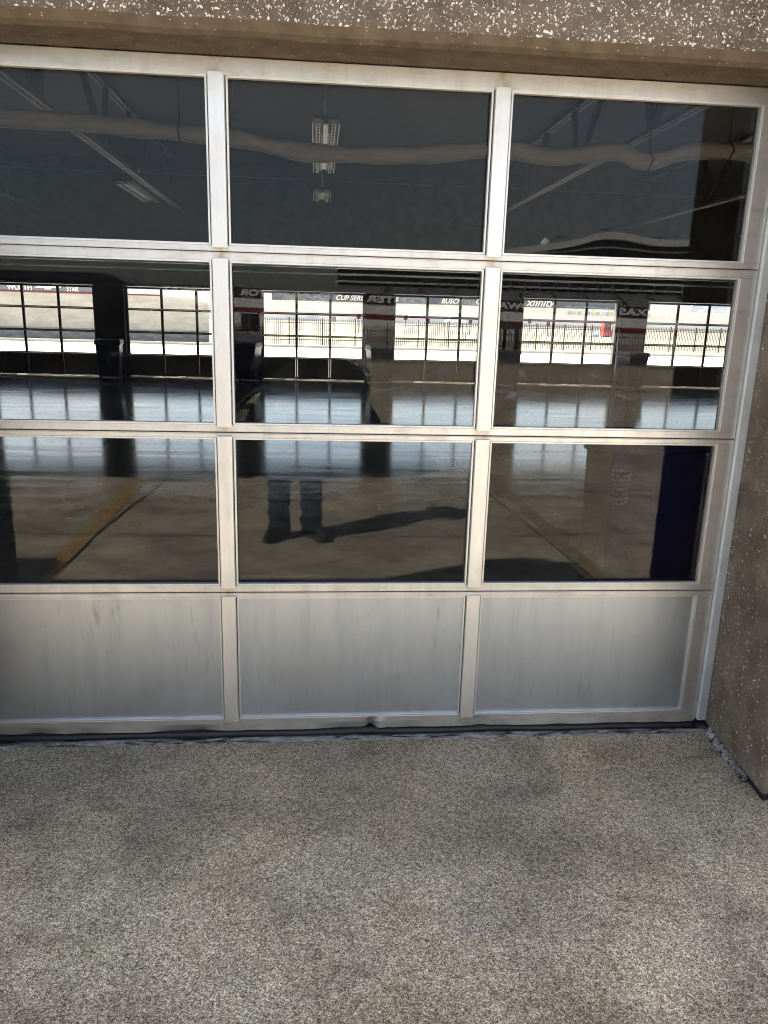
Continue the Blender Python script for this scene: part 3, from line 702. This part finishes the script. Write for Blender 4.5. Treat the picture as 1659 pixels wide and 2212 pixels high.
def fit_text(t, xa, xb):   # reads towards -x: starts at xa (larger), ends at xb
    o = text_mesh('lettering', t, ls, M['white_paint'], (xa,.04,lz), (PI/2,0,PI), mc, 1, .03)
    w = max(v.co.x for v in o.data.vertices); o.scale.x = (xa-xb)/w
fit_text('TEXAS', X60(16.0), X60(13.9)); fit_text('MOTOR', X60(13.4), X60(11.3)); fit_text('SPEEDWAY', X60(11.0), X60(8.0))
fit_text('MEDIA', X60(7.7), X60(5.6)); fit_text('CENTER', X60(5.1), X60(2.45))
fit_text('TEXAS', X60(1.4), X60(-.7)); fit_text('MOTOR', X60(-.95), X60(-3.0)); fit_text('SPEEDWAY', X60(-3.3), X60(-6.3))
fit_text('EE', X60(17.7), X60(17.0))
ring = MB(); rr_ = []
for k in range(25):
    a = 2*PI*k/24; rr_.append((X60(16.45)+.27*math.cos(a), .05, (zt+zb)/2+.27*math.sin(a)))
ring.tube(rr_, .03, 6, False).build('round_emblem', M['white_paint'], mc)
# shelter with a pitched canopy
sh = empty('shelter', (6.3,-27.6,0), 'small dark shelter with sloping roof beside the mirrored building', 'shelter')
MB().hexa([(-1.9,-1.2,1.22),(1.9,-1.2,1.22),(1.9,1.2,1.22),(-1.9,1.2,1.22)], [(-.5,-.2,1.75),(.5,-.2,1.75),(.5,.2,1.75),(-.5,.2,1.75)]).build('roof', M['steel_in'], sh)
for sx in (-1, 1):
    for sy in (-1, 1): MB().bar((sx*1.65,sy*1.0,0), (sx*1.65,sy*1.0,1.23), .12).build('post', M['black_metal'], sh)
# big grandstand
gs = empty('grandstand', (0,-150,0), 'tall dark grandstand with wavy white roof and suites mirrored in the door glass', 'grandstand')
b = MB()
for i in range(9): b.box((-2+i*.4, 22-i*2.4, 0), (110, 24.4-i*2.4, 3.0+i*.42))
b.build('seating_tier', M['stand_grey'], gs)
b = MB()
for k in range(16): b.box((14+k*6.4,.2,6.75),(14.5+k*6.4,23,6.8)) if 0 else b.bar((10+k*6.2,24.5,3.1), (14+k*6.2,3,6.95), .35, .2)
b.build('aisle', M['black_metal'], gs)
MB().box((4.5,-14,0), (110,-.2,6.8)).build('base_wall', M['stand_grey'], gs)
MB().box((4.5,-14,6.8), (110,-4,13.2)).build('suite_glass', M['dark_glass'], gs)
for z, t in ((7.35,.35), (8.85,.2), (9.9,.4), (11.6, .3), (12.9,.4)):
    MB().box((4.3,-14,z), (110.2,-2.8 if z > 7.5 else -.5,z+t)).build('fascia', M['bldg_white'], gs)
for k in range(30):
    x = 12+k*2.9; MB().bar((x,-.3,6.8), (x,-.3,9.0), .14).build('railing_post', M['galv'], gs)
MB().bar((4.5,-.3,8.95), (110,-.3,8.95), .08).build('railing', M['galv'], gs)
roofp = smooth_path([(30,0,13.2),(38,0,14.6),(44,0,15.6),(50,0,16.6),(56,0,18.2),(61,0,18.2),(67,0,17.4),(73,0,17.5),(85,0,18.2),(112,0,18.2)], 5)
b = MB()
for i in range(len(roofp)-1):
    a_, c_ = roofp[i], roofp[i+1]
    b.hexa([(a_.x,-14,a_.z-1.25),(c_.x,-14,c_.z-1.25),(c_.x,-1.5,c_.z-1.25),(a_.x,-1.5,a_.z-1.25)], [(a_.x,-14,a_.z),(c_.x,-14,c_.z),(c_.x,-1.5,c_.z),(a_.x,-1.5,a_.z)])
b.build('roof', M['bldg_white'], gs)
b = MB()
for i in range(len(roofp)-1):
    a_, c_ = roofp[i], roofp[i+1]
    b.hexa([(a_.x,-13,12.0),(c_.x,-13,12.0),(c_.x,-3.4,12.0),(a_.x,-3.4,12.0)], [(a_.x,-13,a_.z-1.26),(c_.x,-13,c_.z-1.26),(c_.x,-3.4,c_.z-1.26),(a_.x,-3.4,a_.z-1.26)])
b.build('upper_glass', M['dark_glass'], gs)
b = MB()
for i in range(len(roofp)-1):
    a_, c_ = roofp[i], roofp[i+1]
    za, zc = 13.7+(a_.z-14.6)*.55, 13.7+(c_.z-14.6)*.55
    if a_.x > 39: b.hexa([(a_.x,-5,za-.3),(c_.x,-5,zc-.3),(c_.x,-2.6,zc-.3),(a_.x,-2.6,za-.3)], [(a_.x,-5,za),(c_.x,-5,zc),(c_.x,-2.6,zc),(a_.x,-2.6,za)])
b.build('fascia', M['bldg_white'], gs)
for x, z in ((58, 18.2), (69, 17.0), (80, 17.5), (49, 16.4)):
    MB().bar((x,-6,z), (x,-6,z+1.1), .12).bar((x-.9,-6,z+1.1), (x+.9,-6,z+1.1), .25).build('light_mast', M['black_metal'], gs)
MB().tube([(46,-6,15.6),(46,-6,16.7),(46,-6,17.2)], [.9,.8,.2], 14).build('dome', M['bldg_white'], gs, smooth=True)

# ------------------------------------------------------------------ parked SUV behind the photographer (side towards the door, nose towards +x)
tr = empty('parked_truck', (-1.85, -5.78, 0), 'large black truck parked side-on, mirrored in the glass behind the person', 'truck')
W_ = 1.0
def arch(cx, r_, n=10): return [(cx-r_*math.cos(PI*k/n), .42+r_*math.sin(PI*k/n)) for k in range(n+1)]
fxw, rxw = 1.85, -1.75
prof = [(-2.75,.38)]+arch(rxw,.50)+arch(fxw,.50)+[(2.62,.40),(2.70,.55),(2.70,.80),(2.62,1.12),(2.3,1.26),(1.0,1.40),(.75,1.43),(-2.72,1.40),(-2.78,1.0)]
MB().prism(prof, lambda p: (p[0],-W_,p[1]), (0,2*W_,0)).build('body', M['car'], tr, bevel=.05, seg=3)
def ringz(z, xa, xb, hw): return [(xb,-hw,z),(xb,hw,z),(xa,hw,z),(xa,-hw,z)]
MB().loft([ringz(1.40,-2.68,1.15,.94), ringz(1.86,-2.55,.42,.80)]).build('cabin', M['car'], tr, bevel=.05, seg=3)
MB().loft([ringz(1.858,-2.5,.38,.78), ringz(1.95,-2.35,.15,.70)]).build('roof', M['car'], tr, bevel=.03)
for s in (-1, 1):
    for xa, xb in ((-2.45,-1.55), (-1.45,-.45), (-.35,.62)):
        def P(x, z): 
            t = (z-1.40)/.46; return (x, s*(.94-.14*t+.006), z)
        xs0, xs1 = (xb-.02, xb-.38 if xb > .5 else xb-.04)
        MB().add([P(xa,1.45),P(xs0,1.45),P(xs1,1.81),P(xa+.05,1.81)], [(0,1,2,3)]).build('side_window', M['dark_glass'], tr)
        MB().bar(P(xa,1.435), P(xs0,1.435), .012).bar(P(xa+.05,1.825), P(xs1,1.825), .012).build('window_trim', M['chrome'], tr)
    for x in (-.42, .66): MB().box((x-.012 if x < 0 else x-.4, s*1.002, 1.19), (x+.2 if x < 0 else x-.2, s*1.03, 1.225)).build('door_handle', M['chrome'], tr, bevel=.008)
    MB().box((-2.6,s*1.0,.70), (2.5,s*1.015,.76)).build('side_moulding', M['black_metal'], tr, bevel=.005)
    MB().box((-1.2,s*.95,.34), (1.25,s*1.06,.40)).build('side_step', M['black_metal'], tr, bevel=.01)
    MB().hexa([(.62,s*1.02,1.42),(.82,s*1.02,1.42),(.82,s*1.24,1.42),(.62,s*1.24,1.42)], [(.66,s*1.02,1.62),(.80,s*1.02,1.62),(.80,s*1.22,1.62),(.66,s*1.22,1.62)]).build('wing_mirror', M['car'], tr, bevel=.02)
    MB().box((2.50,s*.60,.86), (2.715,s*.95,1.06)).build('headlight', M['lens'], tr, bevel=.02)
    for x in (fxw, rxw):
        wv = MB().tube([(x,s*.76,.42), (x,s*1.0,.42)], .42, 30).build('wheel', M['tyre'], tr, bevel=.02)
        b = MB().tube([(x,s*.985,.42), (x,s*1.008,.42)], .25, 24)
        for k in range(6):
            a = k*PI/3; b.bar((x,s*1.012,.42), (x+.23*math.cos(a),s*1.012,.42+.23*math.sin(a)), .05, .02)
        b.build('rim', M['rim'], wv)
        b = MB(); pts = [(x-.53*math.cos(PI*k/12), s*1.0, .42+.53*math.sin(PI*k/12)) for k in range(13)]
        b.tube(pts, .022, 6).build('wheel_arch', M['black_metal'], tr, smooth=True)
b = MB()
for k in range(6): b.box((2.66,-.55,.72+k*.065), (2.735,.55,.745+k*.065))
b.build('grille', M['chrome'], tr)
MB().box((2.55,-.98,.42), (2.82,.98,.64)).build('bumper', M['black_metal'], tr, bevel=.04)
MB().loft([[(1.05,-.86,1.42),(1.05,.86,1.42),(1.10,.86,1.42),(1.10,-.86,1.42)], [(.38,-.74,1.84),(.38,.74,1.84),(.45,.74,1.84),(.45,-.74,1.84)]]).build('windscreen', M['dark_glass'], tr)

# ------------------------------------------------------------------ the person taking the photo
PXc = .172
def skin_obj(name, pts, edges, rad, m, parent=None, root=0, sub=2):
    me = bpy.data.meshes.new(name); me.from_pydata(pts, edges, []); o = bpy.data.objects.new(name, me); col.objects.link(o)
    md = o.modifiers.new('skin', 'SKIN'); o.modifiers.new('sub', 'SUBSURF').levels = sub; o.modifiers['sub'].render_levels = sub
    for i, r_ in enumerate(rad):
        r_ = r_ if isinstance(r_, tuple) else (r_, r_); me.skin_vertices[0].data[i].radius = r_
    me.skin_vertices[0].data[root].use_root = True
    dg = bpy.context.evaluated_depsgraph_get(); bpy.context.view_layer.update(); dg.update()
    nm = bpy.data.meshes.new_from_object(o.evaluated_get(dg)); bpy.data.objects.remove(o); bpy.data.meshes.remove(me)
    nm.name = name; nm.shade_smooth(); nm.materials.clear(); nm.materials.append(m)
    o = bpy.data.objects.new(name, nm); col.objects.link(o)
    if parent: o.parent = parent
    return o
person = empty('person', (PXc, -2.74, 0), 'person in blue jeans and straw hat taking the photograph, mirrored in the glass', 'person')
# local axes: +y faces the door
LX, RX = -.115, .125     # ankles
hipz = .92
B = [(0,-.09,hipz), (0,-.13,1.12), (0,-.17,1.32), (0,-.20,1.46), (0,-.215,1.53), (0,-.20,1.60), (0,-.19,1.70),
     (-.095,-.08,.88), (-.115,-.04,.50), (LX,-.03,.10), (LX,-.02,.07),
     (.095,-.08,.88), (.12,-.04,.50), (RX,-.03,.10), (RX,-.02,.07),
     (-.19,-.19,1.42), (-.27,-.13,1.20), (-.07,-.01,1.46), (-.02,.0,1.56),
     (.19,-.19,1.42), (.36,-.13,1.20), (.22,-.03,1.46), (.17,-.02,1.56)]
E_ = [(0,1),(1,2),(2,3),(3,4),(4,5),(5,6),(0,7),(7,8),(8,9),(9,10),(0,11),(11,12),(12,13),(13,14),(3,15),(15,16),(16,17),(17,18),(3,19),(19,20),(20,21),(21,22)]
Rd = [(.15,.11),(.15,.11),(.16,.11),(.09,.07),.055,(.075,.09),(.07,.085), .09,.06,.035,.028, .09,.06,.035,.028, .06,.048,.032,.028, .06,.048,.032,.028]
body = skin_obj('body', B, E_, Rd, M['skin'], person)
# face
def ellip(c, r, n=14, k=9):
    rings = []
    for i in range(1, k):
        t = PI*i/k; rings.append([(c[0]+r[0]*math.sin(t)*math.cos(2*PI*j/n), c[1]+r[1]*math.sin(t)*math.sin(2*PI*j/n), c[2]-r[2]*math.cos(t)) for j in range(n)])
    return rings
MB().loft(ellip((0,-.185,1.635), (.076,.095,.115))).build('head', M['skin'], person, smooth=True)
MB().tube([(0,-.092,1.655), (0,-.070,1.615), (0,-.088,1.602)], [.009,.015,.010], 8).build('nose', M['skin'], person, smooth=True)
for s in (-1, 1):
    MB().loft(ellip((s*.031,-.100,1.648), (.013,.009,.008), 10, 6)).build('eye', M['dark_glass'], person, smooth=True)
    MB().loft(ellip((s*.078,-.185,1.635), (.010,.018,.030), 10, 6)).build('ear', M['skin'], person, smooth=True)
MB().loft(ellip((0,-.094,1.578), (.024,.008,.006), 10, 6)).build('mouth', mat('lips', (.30,.12,.10), .5), person, smooth=True)
# hands: five fingers each around the phone
def hand(side, palm, s_):
    px_, py_, pz_ = palm
    P = [(px_, py_-.03, pz_-.05), (px_, py_, pz_)]; E2 = [(0,1)]; R2 = [(.030,.018), (.036,.016)]
    for k in range(4):
        b0 = len(P); zz_ = pz_+.028-.020*k; ln = (.9, 1.0, .95, .75)[k]
        P += [(px_+s_*.012, py_+.02, zz_), (px_+s_*.010, py_+.045*ln, zz_+.002), (px_-s_*.016*ln, py_+.055, zz_+.003), (px_-s_*.034*ln, py_+.050, zz_+.003)]
        E2 += [(1,b0),(b0,b0+1),(b0+1,b0+2),(b0+2,b0+3)]; R2 += [.010,.009,.0085,.0075]
    b0 = len(P); P += [(px_-s_*.012, py_-.012, pz_+.01), (px_-s_*.022, py_+.005, pz_+.035), (px_-s_*.030, py_+.014, pz_+.058)]
    E2 += [(1,b0),(b0,b0+1),(b0+1,b0+2)]; R2 += [.012,.010,.008]
    skin_obj('hand', P, E2, R2, M['skin'], person, 1, 1)
hand('l', (.092-.035, -.082, 1.585), -1); hand('r', (.185, -.082, 1.585), 1)
# jacket
J = [(0,-.10,.86), (0,-.13,1.12), (0,-.17,1.32), (0,-.20,1.455), (-.20,-.19,1.42), (-.28,-.13,1.19), (-.09,-.03,1.43), (.20,-.19,1.42), (.37,-.13,1.19), (.24,-.04,1.43)]
skin_obj('jacket', J, [(0,1),(1,2),(2,3),(3,4),(4,5),(5,6),(3,7),(7,8),(8,9)], [(.20,.14),(.185,.135),(.19,.13),(.12,.09),(.085,.075),.066,.046,(.085,.075),.066,.046], M['jacket'], person)
# jeans: each leg a wrinkled tube, joined at the hips
def jeans():
    rings_all = MB()
    for (ax, kx, hx, ay, sd) in ((LX, -.115, -.09, -.02, 3), (RX, .12, .09, -.02, 8)):
        rings = []; n = 22
        for i in range(61):
            t = i/60; z = .055+t*.90
            if t < .48: q = t/.48; cx = ax+(kx-ax)*q; cy = ay+(-.03-ay)*q; r_ = .083-.006*math.sin(q*PI)+.004*q
            else: q = (t-.48)/.52; cx = kx+(hx-kx)*q; cy = -.03-.065*q; r_ = .085+.035*q
            ring = []
            for k in range(n):
                a = 2*PI*k/n; amp = .011*(1.3-t) if t < .6 else .005
                w_ = amp*noise.noise(Vector((math.cos(a)*1.1+sd, math.sin(a)*1.1, z*13)))+amp*.8*math.sin(z*62+2*math.sin(a+sd)+sd)*max(0, 1-abs(z-.18)/.2)
                ring.append((cx+(r_+w_)*math.cos(a), cy+(r_*1.08+w_)*math.sin(a), z+.006*math.sin(a*2+sd)))
            rings.append(ring)
        rings_all.loft(rings)
    rings_all.loft([[(.205*math.cos(2*PI*k/22), -.095+.135*math.sin(2*PI*k/22), z) for k in range(22)] for z in (.84, .90, .96)])
    return rings_all.build('jeans', M['denim'], person, smooth=True)
jeans()
def boot(cx, ang):
    b = MB(); c, s_ = math.cos(ang), math.sin(ang)
    def T(x, y, z): return (cx+x*c-y*s_, -.03+x*s_+y*c, z)
    rings = []
    for (y, w_, h_, z0) in ((-.09,.030,.07,.02),(-.07,.042,.12,.02),(-.02,.044,.14,.02),(.04,.044,.12,.02),(.09,.047,.085,.02),(.14,.050,.07,.018),(.18,.044,.058,.018),(.205,.026,.045,.02)):
        rings.append([T(w_*math.cos(a)*(1 if math.sin(a) < 0 else .92), y, z0+h_/2+h_/2*math.sin(a)) for a in [2*PI*k/14 for k in range(14)]])
    b.loft(rings); o = b.build('boot', M['boot'], person, smooth=True)
    sb = MB(); out_ = [(-.034,-.09),(-.046,-.02),(-.046,.06),(-.054,.13),(-.046,.19),(0,.215),(.046,.19),(.054,.13),(.046,.06),(.046,-.02),(.034,-.09)]
    sb.prism(out_, lambda p: T(p[0], p[1], .002), (0,0,.022)); sb.build('sole', M['sole'], o)
boot(LX, .42); boot(RX, -.62)
# hat
hb = MB(); n = 28
def hr_(rx, ry, z, dz=0, pinch=0):
    return [((rx-pinch*abs(math.sin(2*PI*k/n))*0)*math.cos(2*PI*k/n), -.19+ry*math.sin(2*PI*k/n), z+dz*abs(math.cos(2*PI*k/n))**2) for k in range(n)]
hb.loft([hr_(.082,.10,1.695), hr_(.175,.19,1.69,.035), hr_(.178,.194,1.696,.036), hr_(.096,.115,1.703), hr_(.094,.112,1.75), hr_(.082,.10,1.80), hr_(.06,.085,1.808,.012), hr_(.02,.05,1.785,.012)])
hb.v = [(a*1.05, b_, c-.06) for a, b_, c in hb.v]
hb.build('hat', M['straw'], person, smooth=True)
MB().loft([hr_(.0975,.1165,1.665), hr_(.0965,.1155,1.688)], False).build('hat_band', M['boot'], person)
# phone
ph = MB().box((CX-.062,-2.772,1.545), (CX+.012,-2.764,1.652)).build('smartphone', M['phone'], None, bevel=.003)
tag(ph, 'dark phone held upright in both hands by the mirrored person', 'phone')
